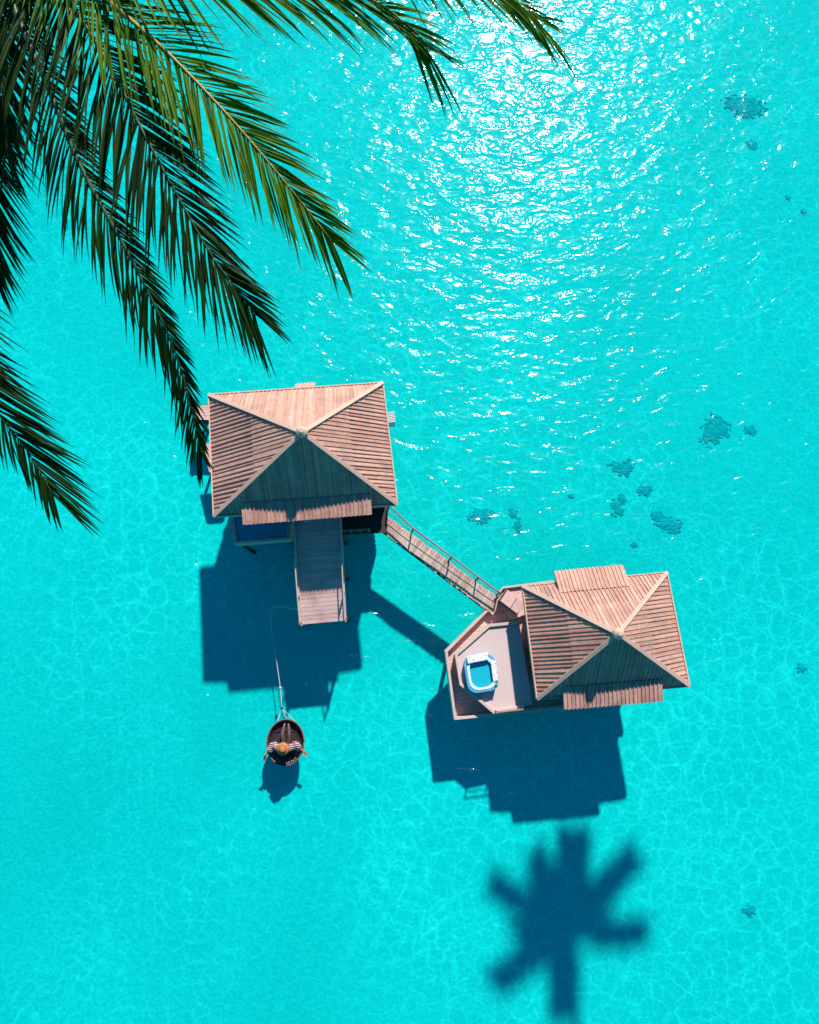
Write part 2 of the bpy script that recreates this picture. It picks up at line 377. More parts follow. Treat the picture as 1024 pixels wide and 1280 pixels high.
def inset(cs, dist):
    c = sum((V(p) for p in cs), V()) / len(cs); ax = (V(cs[1]) - V(cs[0])).normalized(); ay = (V(cs[3]) - V(cs[0])).normalized()
    out = []
    for p in cs:
        q = V(p); q += ax * dist * (1 if (q - c).dot(ax) < 0 else -1); q += ay * dist * (1 if (q - c).dot(ay) < 0 else -1); out.append(q)
    return out
def walls(root, cs, z0, z1, openings):
    """four timber walls as one shell, with doors and windows standing 3 cm proud"""
    m = MB()
    for i in range(4):
        a, b = V(cs[i]), V(cs[(i + 1) % 4]); k = round((b - a).length / .24); n = (b - a).cross(V((0, 0, 1))).normalized()
        if n.dot(a - sum((V(p) for p in cs), V()) / 4) < 0: n = -n
        for j in range(k):
            p, q = lerp(a, b, j / k), lerp(a, b, (j + 1) / k); t = random.random()
            m.face([(p.x, p.y, z0), (q.x, q.y, z0), (q.x, q.y, z1), (p.x, p.y, z1)], t)
            if j: m.beam((p.x + n.x * .012, p.y + n.y * .012, z0), (p.x + n.x * .012, p.y + n.y * .012, z1), .04, .03, up=n)
    m.build('wall', M['wall'], root)
    for (i, t0, t1, b0, b1, nm) in openings:
        a, b = V(cs[i]), V(cs[(i + 1) % 4]); n = (b - a).cross(V((0, 0, 1))).normalized()
        if n.dot(a - sum((V(p) for p in cs), V()) / 4) < 0: n = -n
        p, q = lerp(a, b, t0) + n * .06, lerp(a, b, t1) + n * .06
        g = MB(); g.hexa([(p.x, p.y, b0), (q.x, q.y, b0), (q.x - n.x * .03, q.y - n.y * .03, b0), (p.x - n.x * .03, p.y - n.y * .03, b0)],
                         [(p.x, p.y, b1), (q.x, q.y, b1), (q.x - n.x * .03, q.y - n.y * .03, b1), (p.x - n.x * .03, p.y - n.y * .03, b1)])
        gl = g.build(nm, M['glass'], root)
        f = MB(); o = n * .0
        for (u, v_) in (((p.x, p.y, b0), (p.x, p.y, b1)), ((q.x, q.y, b0), (q.x, q.y, b1)), (((p.x + q.x) / 2, (p.y + q.y) / 2, b0 + .06), ((p.x + q.x) / 2, (p.y + q.y) / 2, b1 - .06))):
            f.beam(u, v_, .08, .05, up=n)
        for zz in (b0, b1): f.beam(V((p.x, p.y, zz)) + n * .004, V((q.x, q.y, zz)) + n * .004, .08, .05, up=n)
        f.build('frame', M['pale'], gl)
def stilts(root, pts, z1, r_=.11):
    for p in pts:
        m = MB(); m.tube([(p.x, p.y, -.2), (p.x + .01, p.y, z1 * .5), (p.x, p.y, z1)], [r_ * 1.1, r_, r_ * .95], 10); m.build('stilt', M['pile'], root, True)
def plank_run(m, a0, a1, b0, b1, pitch, th=.05, gap=.012, over=.0):
    """planks laid across a run whose sides go a0->b0 and a1->b1"""
    k = round(((V(b0) - V(a0)).length + (V(b1) - V(a1)).length) / 2 / pitch); dn = V((0, 0, th))
    for i in range(k):
        t0, t1 = i / k, (i + 1) / k; g = gap / pitch / k; t1 -= g; o = random.uniform(-over, over); o2 = random.uniform(-over, over)
        p, q, r_, s_ = lerp(a0, b0, t0), lerp(a1, b1, t0), lerp(a1, b1, t1), lerp(a0, b0, t1)
        ax = (q - p).normalized(); p += ax * o; s_ += ax * o; q += ax * o2; r_ += ax * o2; dz = V((0, 0, random.uniform(-.006, .006)))
        top = [p + dz, q + dz, r_ + dz, s_ + dz]
        if (top[1] - top[0]).cross(top[3] - top[0]).z < 0: top = top[::-1]
        m.hexa([x - dn for x in top], top)
def plank_poly(m, poly, z, th, ang, pitch=.16):
    """planked deck filling a convex-ish polygon, planks at angle ang"""
    ca, sa = math.cos(ang), math.sin(ang); loc = [(p.x * ca + p.y * sa, -p.x * sa + p.y * ca) for p in poly]
    y0 = min(q[1] for q in loc); y1 = max(q[1] for q in loc); k = round((y1 - y0) / pitch)
    cx = sum(poly, V()) / len(poly); m.prism([tuple(lerp(V((p.x, p.y, 0)), V((cx.x, cx.y, 0)), .02).xy) for p in poly], z - th - .05, z - th - .004, 0.0)
    def cuts(y):
        xs = []
        for i in range(len(loc)):
            (xa, ya), (xb, yb) = loc[i], loc[(i + 1) % len(loc)]
            if (ya - y) * (yb - y) < 0: xs.append(xa + (xb - xa) * (y - ya) / (yb - ya))
        xs.sort(); return xs
    for i in range(k):
        ya = y0 + (y1 - y0) * i / k + .004; yb = y0 + (y1 - y0) * (i + 1) / k - .004
        ca_, cb_ = cuts(ya), cuts(yb)
        if len(ca_) != len(cb_): cb_ = ca_ = min(ca_, cb_, key=len)
        for j in range(0, len(ca_) - 1, 2):
            pts = [(ca_[j], ya), (ca_[j + 1], ya), (cb_[j + 1], yb), (cb_[j], yb)]
            wp = [V((x * ca - y * sa, x * sa + y * ca, z)) for x, y in pts]; m.prism([(p.x, p.y) for p in wp], z - th, z)

# ---------------------------------------------------------------- left bungalow
ZE = 6.0; FL = 4.0
cs = [P(262, 494, ZE), P(478, 479, ZE), P(496, 630, ZE), P(268, 645, ZE)]
A1 = P(378, 541, ZE + 2.5)
cen = sum(cs, V()) / 4
hut = thing('stilt_bungalow', (cen.x, cen.y, 0), 'taller stilt bungalow with pyramid roof, plank ramp and plunge pool, near the palm', 'bungalow', 'stilt bungalows')
hip_roof(hut, cs, A1)
def awning(root, cs, A, i, lpx, rpx, ze, dz, up, name='awning'):
    """lean-to sheet flaring out of slope i; lpx/rpx = outer corners, up = how far it runs back over the slope"""
    l, r_ = P(*lpx, ze + dz), P(*rpx, ze + dz)
    B, C = V(cs[i]), V(cs[(i + 1) % 4]); e = (C - B).normalized(); out = e.cross(V((0, 0, 1))).normalized()
    if out.dot(V(A) - B) > 0: out = -out
    def back(p):
        q = p.copy()
        for _ in range(60):
            q = q - out * .05
            z = on_plane(q, V(A), B, C)
            if z > ze + up: break
        q.z = z + .05; return q
    m = MB(); a, b = back(l), back(r_)
    quad_roof(m, a, b, r_, l, .17, .09)
    for p, q in ((a, l), (b, r_)):
        z1 = on_plane(p, V(A), B, C) - .05
        m.face([p - V((0, 0, .03)), q - V((0, 0, .03)), (q.x, q.y, q.z - .12), (p.x, p.y, z1 - .1)], .2)
    m.build(name, M['roof'], root)
awning(hut, cs, A1, 2, (303.6, 656), (465, 643), ZE, .20, .36)
ws = inset(cs, .45)
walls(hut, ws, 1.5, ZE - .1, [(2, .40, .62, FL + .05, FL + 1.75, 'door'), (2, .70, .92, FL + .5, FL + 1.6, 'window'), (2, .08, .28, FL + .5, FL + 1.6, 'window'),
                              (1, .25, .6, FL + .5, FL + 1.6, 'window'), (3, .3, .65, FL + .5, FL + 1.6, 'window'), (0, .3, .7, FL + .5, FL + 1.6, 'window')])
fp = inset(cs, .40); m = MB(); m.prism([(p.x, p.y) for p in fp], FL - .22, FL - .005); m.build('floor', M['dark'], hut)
fi = inset(cs, .9)
stilts(hut, [lerp(lerp(fi[0], fi[1], u), lerp(fi[3], fi[2], u), v_) for u in (0, .5, 1) for v_ in (0, .5, 1)], FL - .2)
# ramp
ZA, ZB = 4.5, 3.45
a0, a1, b0, b1 = P(366, 640, ZA), P(425, 636, ZA), P(377, 781, ZB), P(432, 776, ZB)
m = MB(); plank_run(m, a0, a1, b0, b1, .185); rp = m.build('ramp', M['deck'], hut)
for p, q in ((a0, b0), (a1, b1)):
    s_ = MB(); s_.beam(p - V((0, 0, .16)), q - V((0, 0, .16)), .09, .30); bevel(s_.build('side_board', M['pale'], rp), .01)
    h = MB(); dn = (q - p)
    for t in (.52, .76, .985):
        c = p + dn * t; h.beam(c + V((0, 0, .14)), c + V((0, 0, .62)), .07, .07, up=(0, 1, 0))
    h.tube([p + dn * .42 + V((0, 0, .62)), p + dn * .76 + V((0, 0, .66)), q + V((0, 0, .62))], .032, 8); h.build('handrail', M['pale'], rp)
for t in (.55, .97):
    for p, q in ((a0, b0), (a1, b1)):
        c = lerp(p, q, t); s_ = MB(); s_.tube([(c.x, c.y, -.2), (c.x, c.y, c.z - .06)], .08, 8); s_.build('stilt', M['pile'], hut)
# plunge pool bay at the ramp's left
z = 3.75
q = [P(285, 628, z), P(364, 622, z), P(363, 674, z), P(292, 680, z)]
c4 = sum(q, V()) / 4; inn = [lerp(p, c4, .13) for p in q]
m = MB()
for i in range(4):
    a, b, c, d = q[i], q[(i + 1) % 4], inn[(i + 1) % 4], inn[i]
    pl = [(p.x, p.y) for p in (a, b, c, d)]; m.prism(pl, z - .75, z, .4)
m.prism([(p.x, p.y) for p in inn], z - .75, z - .68, .4)
pp = bevel(m.build('plunge_pool', M['pale'], hut), .012)
m = MB(); i2 = [lerp(p, c4, -.0) for p in inn]; m.face([(p.x, p.y, z - .12) for p in inn][::-1]); m.build('pool_water', M['poolwater'], pp)
stilts(hut, [V((p.x, p.y, 0)) for p in (inn[2], inn[3])], z - .74, .09)
# service deck to the right of the ramp, with a dark railing
z = 3.1
dk = [P(424, 628, z), P(486, 622, z), P(484, 664, z), P(428, 667, z)]
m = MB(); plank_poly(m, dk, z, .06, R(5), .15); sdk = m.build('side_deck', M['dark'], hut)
m = MB(); m.beam(dk[3] - V((0, 0, .18)), dk[2] - V((0, 0, .18)), .1, .17); m.build('edge_beam', M['pile'], sdk)
m = MB()
for t in (.0, .2, .4, .6): c = lerp(dk[3], dk[2], t); m.beam(c, c + V((0, 0, .85)), .06, .06, up=(0, 1, 0))
m.tube([dk[3] + V((0, 0, .85)), lerp(dk[3], dk[2], .6) + V((0, 0, .85))], .03); m.tube([dk[3] + V((0, 0, .45)), lerp(dk[3], dk[2], .6) + V((0, 0, .45))], .02); m.build('railing', M['rail'], sdk)
stilts(hut, [V((p.x, p.y, 0)) for p in (dk[3],)], z - .07, .09)
# landing on the left side, ledge below it, porch hood at the back
z = 2.0
ld = [P(240, 507, z), P(275, 504, z), P(275, 525, z), P(241, 526.5, z)]
m = MB(); plank_poly(m, ld, z, .06, R(5), .14); lo = m.build('side_landing', M['deck'], hut)
m = MB()
for i in range(4): m.beam(ld[i] - V((0, 0, .42)), ld[(i + 1) % 4] - V((0, 0, .42)), .05, .35)
m.build('skirt_board', M['dark'], lo)
m = MB(); m.beam(ld[0] + V((.12, -.1, 0)), ld[3] + V((.12, .1, 0)), .09, .1); m.beam(ld[0] + V((.12, -.3, .1)), ld[0] + V((.12, -.3, .3)), .05, .05, up=(0, 1, 0)); m.build('kerb', M['pile'], lo)
z = 1.9; m = MB(); lg = [P(253, 555, z), P(285, 553, z), P(285, 590, z), P(262, 592, z)]; plank_poly(m, lg, z, .06, R(95), .14); m.build('side_ledge', M['deck'], hut)
stilts(hut, [V((p.x, p.y, 0)) for p in (ld[0] + V((.2, -.2, 0)), ld[3] + V((.2, .15, 0)), lg[0] + V((.2, -.15, 0)), lg[3] + V((.2, .2, 0)))], 1.84, .08)
z = 5.5; hd = [P(369, 480, z), P(394, 478, z), P(395, 500, z), P(370, 502, z)]
m = MB(); quad_roof(m, hd[3] + V((0, 0, .12)), hd[2] + V((0, 0, .12)), hd[1], hd[0], .15, .08); ph = m.build('porch_hood', M['cap'], hut)
m = MB(); m.prism([(p.x, p.y) for p in (lerp(hd[0], hd[2], .15), lerp(hd[1], hd[3], .15), hd[2], hd[3])], 4.0, z - .05); m.build('porch_box', M['pale'], ph)

# air conditioner on a bracket, right side
z = 4.5
ac = [P(482, 515, z), P(493, 513.5, z), P(494.5, 528, z), P(484, 529.5, z)]; c = sum(ac, V()) / 4
t = thing('air_conditioner', (c.x, c.y, z - .5), 'white louvred box sticking out from under the right eave of the taller bungalow', 'air conditioner')
m = MB(); m.prism([(p.x, p.y) for p in ac], z - .45, z - .06); bevel(m.build('casing', M['white'], t), .02)
m = MB()
for k in range(7): m.beam(lerp(ac[0], ac[3], .08 + .14 * k) - V((0, 0, .06)), lerp(ac[1], ac[2], .08 + .14 * k) - V((0, 0, .06)), .03, .06)
m.build('louvre', M['white'], t)
m = MB()
for p in (ac[0], ac[3]):
    q = lerp(p, c, .25); m.beam(V((q.x + .3, q.y, z - .52)), V((q.x - .75, q.y - .05, z - .52)), .06, .06)
m.build('bracket', M['dark'], t)

# ---------------------------------------------------------------- right bungalow
ZE2, FL2 = 4.75, 2.75
cs2 = [P(654, 733, ZE2), P(833, 716, ZE2), P(861, 857, ZE2), P(672, 873, ZE2)]
A2 = P(772, 792, ZE2 + 2.35)
cen2 = sum(cs2, V()) / 4
hut2 = thing('stilt_bungalow', (cen2.x, cen2.y, 0), 'lower stilt bungalow with pyramid roof and a polygonal sun terrace holding a blue hot tub', 'bungalow', 'stilt bungalows')
hip_roof(hut2, cs2, A2)
awning(hut2, cs2, A2, 2, (705.5, 887), (829, 876.5), ZE2, .20, .36)
awning(hut2, cs2, A2, 0, (692.5, 714), (778.6, 706), ZE2, .02, .42)
ws2 = inset(cs2, .6)
walls(hut2, ws2, FL2, ZE2 - .1, [(3, .15, .45, FL2 + .4, FL2 + 1.6, 'window'), (3, .55, .85, FL2 + .05, FL2 + 1.72, 'door'), (2, .15, .4, FL2 + .4, FL2 + 1.6, 'window'),
                                  (2, .6, .85, FL2 + .4, FL2 + 1.6, 'window'), (1, .3, .7, FL2 + .4, FL2 + 1.6, 'window'), (0, .3, .7, FL2 + .4, FL2 + 1.6, 'window')])
fp = inset(cs2, .45); m = MB(); m.prism([(p.x, p.y) for p in fp], FL2 - .25, FL2 - .005); m.build('floor', M['dark'], hut2)
fi = inset(cs2, .8)
stilts(hut2, [lerp(lerp(fi[0], fi[1], u), lerp(fi[3], fi[2], u), v_) for u in (0, .5, 1) for v_ in (0, .5, 1)], FL2 - .24)
z = 2.4
dp = [P(x, y, z) for x, y in ((606, 765), (557, 814), (568, 897), (706, 883), (700, 790), (664, 745), (640, 735))]
m = MB(); plank_poly(m, dp, z, .07, R(6), .16); dko = m.build('deck', M['deck'], hut2)
def rim(path, z0, ht, wd, mat, parent, name, part_tone=None):
    m = MB()
    for i in range(len(path) - 1):
        a, b = V((*path[i].xy, z0)), V((*path[i + 1].xy, z0)); d = (b - a).normalized()
        m.beam(a - d * (wd * .35 if i else 0), b + d * wd * .35, wd, ht + .003 * (i % 2))
    return bevel(m.build(name, mat, parent), .012)
rim([dp[0] + V((.1, .1, 0)), dp[1], dp[2], dp[3]], z - .22, .60, .12, M['pale'], dko, 'parapet')
stilts(hut2, [V((*p.xy, 0)) for p in (lerp(dp[1], cen2, .06), lerp(dp[2], cen2, .08), lerp(dp[0], cen2, .1), lerp(dp[2], dp[3], .55) + V((0, .3, 0)))], z - .08, .1)
# upper walkway from the landing to the back of the hut
z2 = 2.78
wk = [P(628, 735, z2), P(690, 727, z2), P(700, 745, z2), P(664, 765, z2), P(640, 775, z2), P(619, 748, z2)]
m = MB(); plank_poly(m, wk, z2, .08, R(40), .16); wko = m.build('walkway', M['deck'], hut2)
rim([wk[5], wk[0], wk[1]], z2 - .12, .28, .09, M['pale'], wko, 'edge_board')
stilts(hut2, [V((*P(632, 742, z2).xy, 0)), V((*P(645, 765, z2).xy, 0))], z2 - .09, .09)
# raised terrace
zt = 3.2
tp = [P(x, y, zt) for x, y in ((611, 782), (649, 778), (666, 880), (617, 890), (576, 855), (570, 818))]
m = MB(); m.prism([(p.x, p.y) for p in tp], z + .004, zt); ter = bevel(m.build('terrace', M['terrace'], hut2), .015)
rim([tp[1], tp[0], tp[5], tp[4], tp[3], lerp(tp[3], tp[2], .75)], zt - .06, .18, .13, M['pale'], ter, 'kerb')
m = MB()
for t_ in (0, .33, .66, 1.0): c = lerp(P(619, 889, zt), P(702, 879, zt), t_); m.beam(c, c + V((0, 0, .55)), .05, .05, up=(0, 1, 0))
m.tube([P(619, 889, zt) + V((0, 0, .55)), P(702, 879, zt) + V((0, 0, .55))], .035); m.tube([P(619, 889, zt) + V((0, 0, .3)), P(702, 879, zt) + V((0, 0, .3))], .022)
m.build('railing', M['rail'], ter)

# storage cabinet beside the bridge end
zb = 3.4
tpx = [P(633, 736, zb), P(655, 753, zb), P(646.5, 767, zb), P(624, 750, zb)]
c = sum(tpx, V()) / 4
t = thing('storage_cabinet', (c.x, c.y, z2), 'low tan cabinet with a hinged lid where the footbridge reaches the lower bungalow', 'cabinet')
m = MB(); ii = [lerp(p, c, .08) for p in tpx]; m.prism([(p.x, p.y) for p in ii], z2, zb - .08); m.build('body', M['wall'], t)
a, b, cc, d = tpx; m = MB(); m.prism([(p.x, p.y) for p in (a, lerp(a, b, .62), lerp(d, cc, .62), d)], zb - .08, zb); lid = bevel(m.build('lid', M['deck'], t), .015)
m = MB(); m.prism([(p.x, p.y) for p in (lerp(a, b, .645), b, cc, lerp(d, cc, .645))], zb - .08, zb - .006); bevel(m.build('fixed_top', M['deck'], t), .015)
m = MB(); m.beam(lerp(a, b, .03) + V((0, 0, .002)), lerp(d, cc, .03) + V((0, 0, .002)), .05, .04); m.build('handle', M['dark'], lid)

# hot tub on the terrace
c = P(600, 841, zt); ht = .44
tub = thing('hot_tub', (c.x, c.y, zt), 'blue hot tub with white speckled headrests, full of turquoise water, on the sun terrace', 'hot tub')
def rrect(hx, hy, r_, n=6):
    out = []
    for (sx, sy, a0_) in ((1, 1, 0), (-1, 1, 90), (-1, -1, 180), (1, -1, 270)):
        for k in range(n + 1):
            a = R(a0_ + 90 * k / n); out.append((sx * (hx - r_) + r_ * math.cos(a), sy * (hy - r_) + r_ * math.sin(a)))
    return out
def ring(m, o, i_, z0, z1, tone=.5):
    n = len(o)
    for k in range(n):
        k2 = (k + 1) % n
        m.face([(*o[k], z0), (*o[k2], z0), (*o[k2], z1), (*o[k], z1)], tone); m.face([(*i_[k2], z0), (*i_[k], z0), (*i_[k], z1), (*i_[k2], z1)], tone)
        m.face([(*o[k], z1), (*o[k2], z1), (*i_[k2], z1), (*i_[k], z1)], tone)
rotz = Matrix.Rotation(R(8), 2)
def tr(poly): return [tuple(rotz @ V(p) + c.xy) for p in poly]
o_, i1 = tr(rrect(.68, .78, .40)), tr(rrect(.49, .58, .36))
m = MB(); ring(m, o_, i1, zt, zt + ht); m.face([(*p, zt + .08) for p in i1]); sh = m.build('shell', M['tub'], tub); bevel(sh, .03)
m = MB(); m.face([(*p, zt + ht - .12) for p in tr(rrect(.48, .57, .31))]); m.build('tub_water', M['tubwater'], tub)
m = MB(); ring(m, tr(rrect(.585, .68, .40)), tr(rrect(.485, .575, .355)), zt + ht - .01, zt + ht + .025); bevel(m.build('coping', M['white'], tub), .01)
m = MB(); st = tr(rrect(.44, .53, .28)); st2 = tr(rrect(.34, .40, .24)); ring(m, st, st2, zt + .1, zt + ht - .14); m.build('bench', M['tub'], tub)
def pad(pts, z0, z1, name):
    m = MB(); m.prism(tr(pts), z0, z1); return bevel(m.build(name, M['speckle'], tub), .03, 3)
pad([(-.55, .48), (.38, .52), (.40, .84), (-.52, .80)], zt + ht + .004, zt + ht + .12, 'headrest')
pad([(.44, -.45), (.66, -.40), (.70, .46), (.46, .48)], zt + ht + .004, zt + ht + .07, 'headrest')
m = MB(); m.tube([V((*tr([(.55, -.62)])[0], zt + ht)), V((*tr([(.55, -.62)])[0], zt + ht + .09))], .05, 10); m.build('control_knob', M['dark'], tub)

# ---------------------------------------------------------------- footbridge
za, zb_ = 2.95, 2.80
na, nb = P(469, 634, za), P(627, 750, zb_); sa_, sb = P(458, 649, za), P(617, 769, zb_)
br = thing('footbridge', tuple(lerp(na, sb, .5).xy) + (0,), 'narrow plank footbridge with a single handrail linking the two bungalows', 'footbridge')
m = MB(); plank_run(m, na, sa_, nb, sb, .15, .05, .018, .035); m.build('planks', M['bridge'], br)
m = MB()
for p, q in ((na, nb), (sa_, sb)):
    inw = (lerp(sa_, sb, .5) - lerp(na, nb, .5)).normalized() * (.1 if p is na else -.02)
    m.beam(p + inw - V((0, 0, .25)), q + inw - V((0, 0, .25)), .1, .19)
m.build('bearer', M['dark'], br)
hr = [P(x, y, z_) for x, y, z_ in ((487, 632, 3.78), (517, 660.5, 3.71), (565, 696, 3.61), (599, 722, 3.53), (625, 741, 3.48))]
m = MB(); pts = [lerp(hr[i], hr[i + 1], k / 4) + V((0, 0, -.02 * math.sin(math.pi * k / 4))) for i in range(4) for k in range(4)] + [hr[-1]]; m.tube(pts, .04, 8); m.build('handrail', M['rail'], br, True)
dirb = (nb - na)
for h_ in hr:
    t_ = (h_ - na).dot(dirb) / dirb.length_squared; ft = na + dirb * t_ - V((0, 0, .2))
    m = MB(); m.tube([ft, lerp(ft, h_, .6) + V((.02, .02, 0)), h_], .036, 8); m.build('post', M['dark'], br)
m = MB()
for i in range(4): 
    ft0 = na + dirb * ((hr[i] - na).dot(dirb) / dirb.length_squared); ft1 = na + dirb * ((hr[i + 1] - na).dot(dirb) / dirb.length_squared)
    m.tube([lerp(ft0, hr[i], .5), lerp(ft1, hr[i + 1], .5) - V((0, 0, .02))], .018, 6)
m.build('midrail', M['rail'], br)
# ---------------------------------------------------------------- basket boat, rider, oars, blanket
bc = P(357, 928, 1.4); bc.z = WZ
RX, RY = .86, 1.03
boat = thing('basket_boat', tuple(bc), 'round dark wicker basket boat moored by a rope below the taller bungalow', 'boat')
m = MB(); prof = [(.10, -.24), (.55, -.22), (.80, -.12), (.95, .10), (1.0, .30), (.94, .30), (.87, .14), (.76, .05), (.5, .03), (.05, .03)]
m.lathe(bc, prof, 40, RX, RY); m.build('hull', M['wicker'], boat, True)
m = MB(); pts = [bc + V((math.cos(a) * RX * .965, math.sin(a) * RY * .965, .31)) for a in [2 * math.pi * k / 48 for k in range(49)]]; m.tube(pts, .034, 8, tone=.8)
m.build('gunwale', surf('gunwale_bamboo', (.11, .045, .04), (.26, .12, .10), .5, 25, tone=.4), boat, True)
m = MB()
for yy in (-.62, -.05, .5):
    yy *= .9
    hx = RX * .84 * math.sqrt(1 - (yy / (RY * .84)) ** 2); m.beam(bc + V((-hx, yy, .035)), bc + V((hx, yy, .035)), .05, .04)
m.build('rib', M['wicker'], boat)
def skin(name, verts, edges, rad, mat, parent, org, root=0, sub=2):
    me = bpy.data.meshes.new(name); me.from_pydata([tuple(v) for v in verts], edges, []); me.update()
    o = bpy.data.objects.new(name + '_cage', me); COL.objects.link(o)
    o.modifiers.new('skin', 'SKIN'); sv = me.skin_vertices[0].data if me.skin_vertices else None
    if sv is None: raise RuntimeError('no skin layer')
    for i, r_ in enumerate(rad):
        rr = r_ if isinstance(r_, tuple) else (r_, r_); sv[i].radius = rr; sv[i].use_root = (i == root)
    sb_ = o.modifiers.new('sub', 'SUBSURF'); sb_.levels = sub; sb_.render_levels = sub
    dg = bpy.context.evaluated_depsgraph_get(); ev = o.evaluated_get(dg); m2 = bpy.data.meshes.new_from_object(ev); m2.name = name
    bpy.data.objects.remove(o); bpy.data.meshes.remove(me)
    at = m2.attributes.new('tone', 'FLOAT', 'FACE'); m2.materials.clear(); m2.materials.append(mat)
    m2.polygons.foreach_set('use_smooth', [True] * len(m2.polygons))
    ob = bpy.data.objects.new(name, m2); COL.objects.link(ob); ob.parent = parent
    return ob
per = thing('person', tuple(bc + V((0, -.12, -.04))), 'person in straw hat and striped top seated in the basket boat, arms spread wide', 'person')
Vv, Ee, Rr = [], [], []
def jv(p, r_, par=None):
    Vv.append(p); Rr.append(r_); i = len(Vv) - 1
    if par is not None: Ee.append((par, i))
    return i
pel = jv((0, -.10, .14), (.15, .12)); wst = jv((0, -.13, .34), (.125, .10), pel); che = jv((0, -.10, .54), (.15, .11), wst)
nk = jv((0, -.06, .70), .055, che); hd0 = jv((0, -.05, .80), (.07, .085), nk); hd1 = jv((0, -.03, .89), (.078, .095), hd0); jv((0, -.04, .98), .05, hd1)
hand = {}
for s_ in (-1, 1):
    sh_ = jv((s_ * .19, -.09, .58), .065, che); el = jv((s_ * .46, .08, .47), .045, sh_)
    hx, hy = (-.72, -.32) if s_ < 0 else (.73, -.22)
    wr = jv((hx * .93, hy + .04, .42), .03, el); pm = jv((hx, hy, .41), (.038, .022), wr); hand[s_] = (hx, hy, .41)
    for k, (dx, dy, ln) in enumerate(((-.030, .02, .07), (-.010, .03, .08), (.010, .028, .075), (.030, .015, .06))):
        ux = V((hx, hy - .1, 0)).normalized(); uy = V((-ux.y, ux.x, 0)); b_ = V((hx, hy, .41)) + ux * .055 + uy * (dx * 1.1)
        k1 = jv(tuple(b_), .010, pm); k2 = jv(tuple(b_ + ux * ln * .5 + V((0, 0, -.012))), .009, k1); jv(tuple(b_ + ux * ln * .6 + V((0, 0, -.045))), .008, k2)
    ux = V((hx, hy - .1, 0)).normalized(); uy = V((-ux.y, ux.x, 0)) * (1 if s_ < 0 else -1)
    t1 = jv(tuple(V((hx, hy, .40)) - uy * .045 + ux * .01), .011, pm); jv(tuple(V((hx, hy, .37)) - uy * .055 + ux * .04), .009, t1)
    hp = jv((s_ * .10, .0, .12), .085, pel); kn = jv((s_ * .14, .42, .30), .062, hp); an = jv((s_ * .07, .80, .15), .04, kn); jv((s_ * .08, .90, .20), .038, an)
per.scale = (1.15, 1.15, 1.15)
skin('body', Vv, Ee, Rr, M['skin'], per, None)
# clothes follow the same joints, a little wider
Vv, Ee, Rr = [], [], []
wst = jv((0, -.11, .20), (.165, .14)); w2 = jv((0, -.13, .36), (.15, .125), wst); che = jv((0, -.10, .54), (.17, .135), w2); jv((0, -.07, .65), .085, che)
for s_ in (-1, 1):
    sh_ = jv((s_ * .19, -.09, .58), .14, che); el = jv((s_ * .45, .08, .475), .175, sh_); hx, hy, _ = hand[s_]; jv((hx * .86, hy + .08, .45), .14, el)
skin('shirt', Vv, Ee, Rr, M['shirt'], per, None)
Vv, Ee, Rr = [], [], []
pel = jv((0, -.10, .13), (.165, .13))
for s_ in (-1, 1):
    hp = jv((s_ * .10, .0, .125), .105, pel); kn = jv((s_ * .14, .42, .305), .08, hp); jv((s_ * .08, .76, .165), .058, kn)
skin('trousers', Vv, Ee, Rr, M['trouser'], per, None)
po = V(per.location)
m = MB(); m.lathe(po + V((0, -.04, .93)), [(.235, -.03), (.245, .0), (.16, .035), (.13, .06), (.115, .14), (.06, .165)], 28); m.build('straw_hat', M['straw'], per, True)
m = MB(); m.lathe(po + V((0, -.04, .95)), [(.137, .04), (.137, .075)], 24); m.build('hat_band', M['dark'], per)
m = MB(); m.lathe(po + V((0, -.075, .86)), [(.05, -.12), (.095, -.08), (.10, .02), (.07, .07)], 16, 1, 1); m.build('hair', M['dark'], per, True)
for s_ in (-1, 1):
    m = MB(); m.lathe(po + V((s_ * .032, .058, .875)), [(.004, -.012), (.012, -.005), (.012, .005), (.004, .012)], 8); m.build('eye', M['dark'], per)
m = MB(); m.hexa([po + V(p) for p in ((-.016, .055, .835), (.016, .055, .835), (.012, .095, .84), (-.012, .095, .84))], [po + V(p) for p in ((-.008, .055, .88), (.008, .055, .88), (.005, .068, .875), (-.005, .068, .875))]); m.build('nose', M['skin'], per)
m = MB(); m.beam(po + V((-.025, .06, .81)), po + V((.025, .06, .81)), .012, .01); m.build('mouth', M['oar'], per)
for s_, lab in ((-1, 'short wooden oar over the left rim of the basket boat'), (1, 'short wooden oar over the right rim of the basket boat')):
    hx, hy, hz = hand[s_]; hv = po + V((hx, hy, hz)) * 1.15; tip = P(330.5, 951, 1.35) if s_ < 0 else P(384, 944.5, 1.45)
    d = (tip - hv).normalized(); inn_ = hv - d * .38
    o = thing('oar', tuple(hv), lab, 'oar', 'oars of the basket boat')
    m = MB(); m.tube([inn_, hv + d * .04, tip - d * .3], .02, 8); m.build('shaft', M['oar'], o, True)
    sd_ = d.cross(V((0, 0, 1))).normalized(); up_ = sd_.cross(d)
    m = MB(); bl = [(-.32, .025), (-.22, .07), (-.05, .085), (0, .05)]
    lo = [tip + d * a + sd_ * b for a, b in bl] + [tip + d * a - sd_ * b for a, b in bl[::-1]]
    m.hexa([p - up_ * .012 for p in lo][::-1], [p + up_ * .012 for p in lo][::-1]); m.build('blade', M['oar'], o)
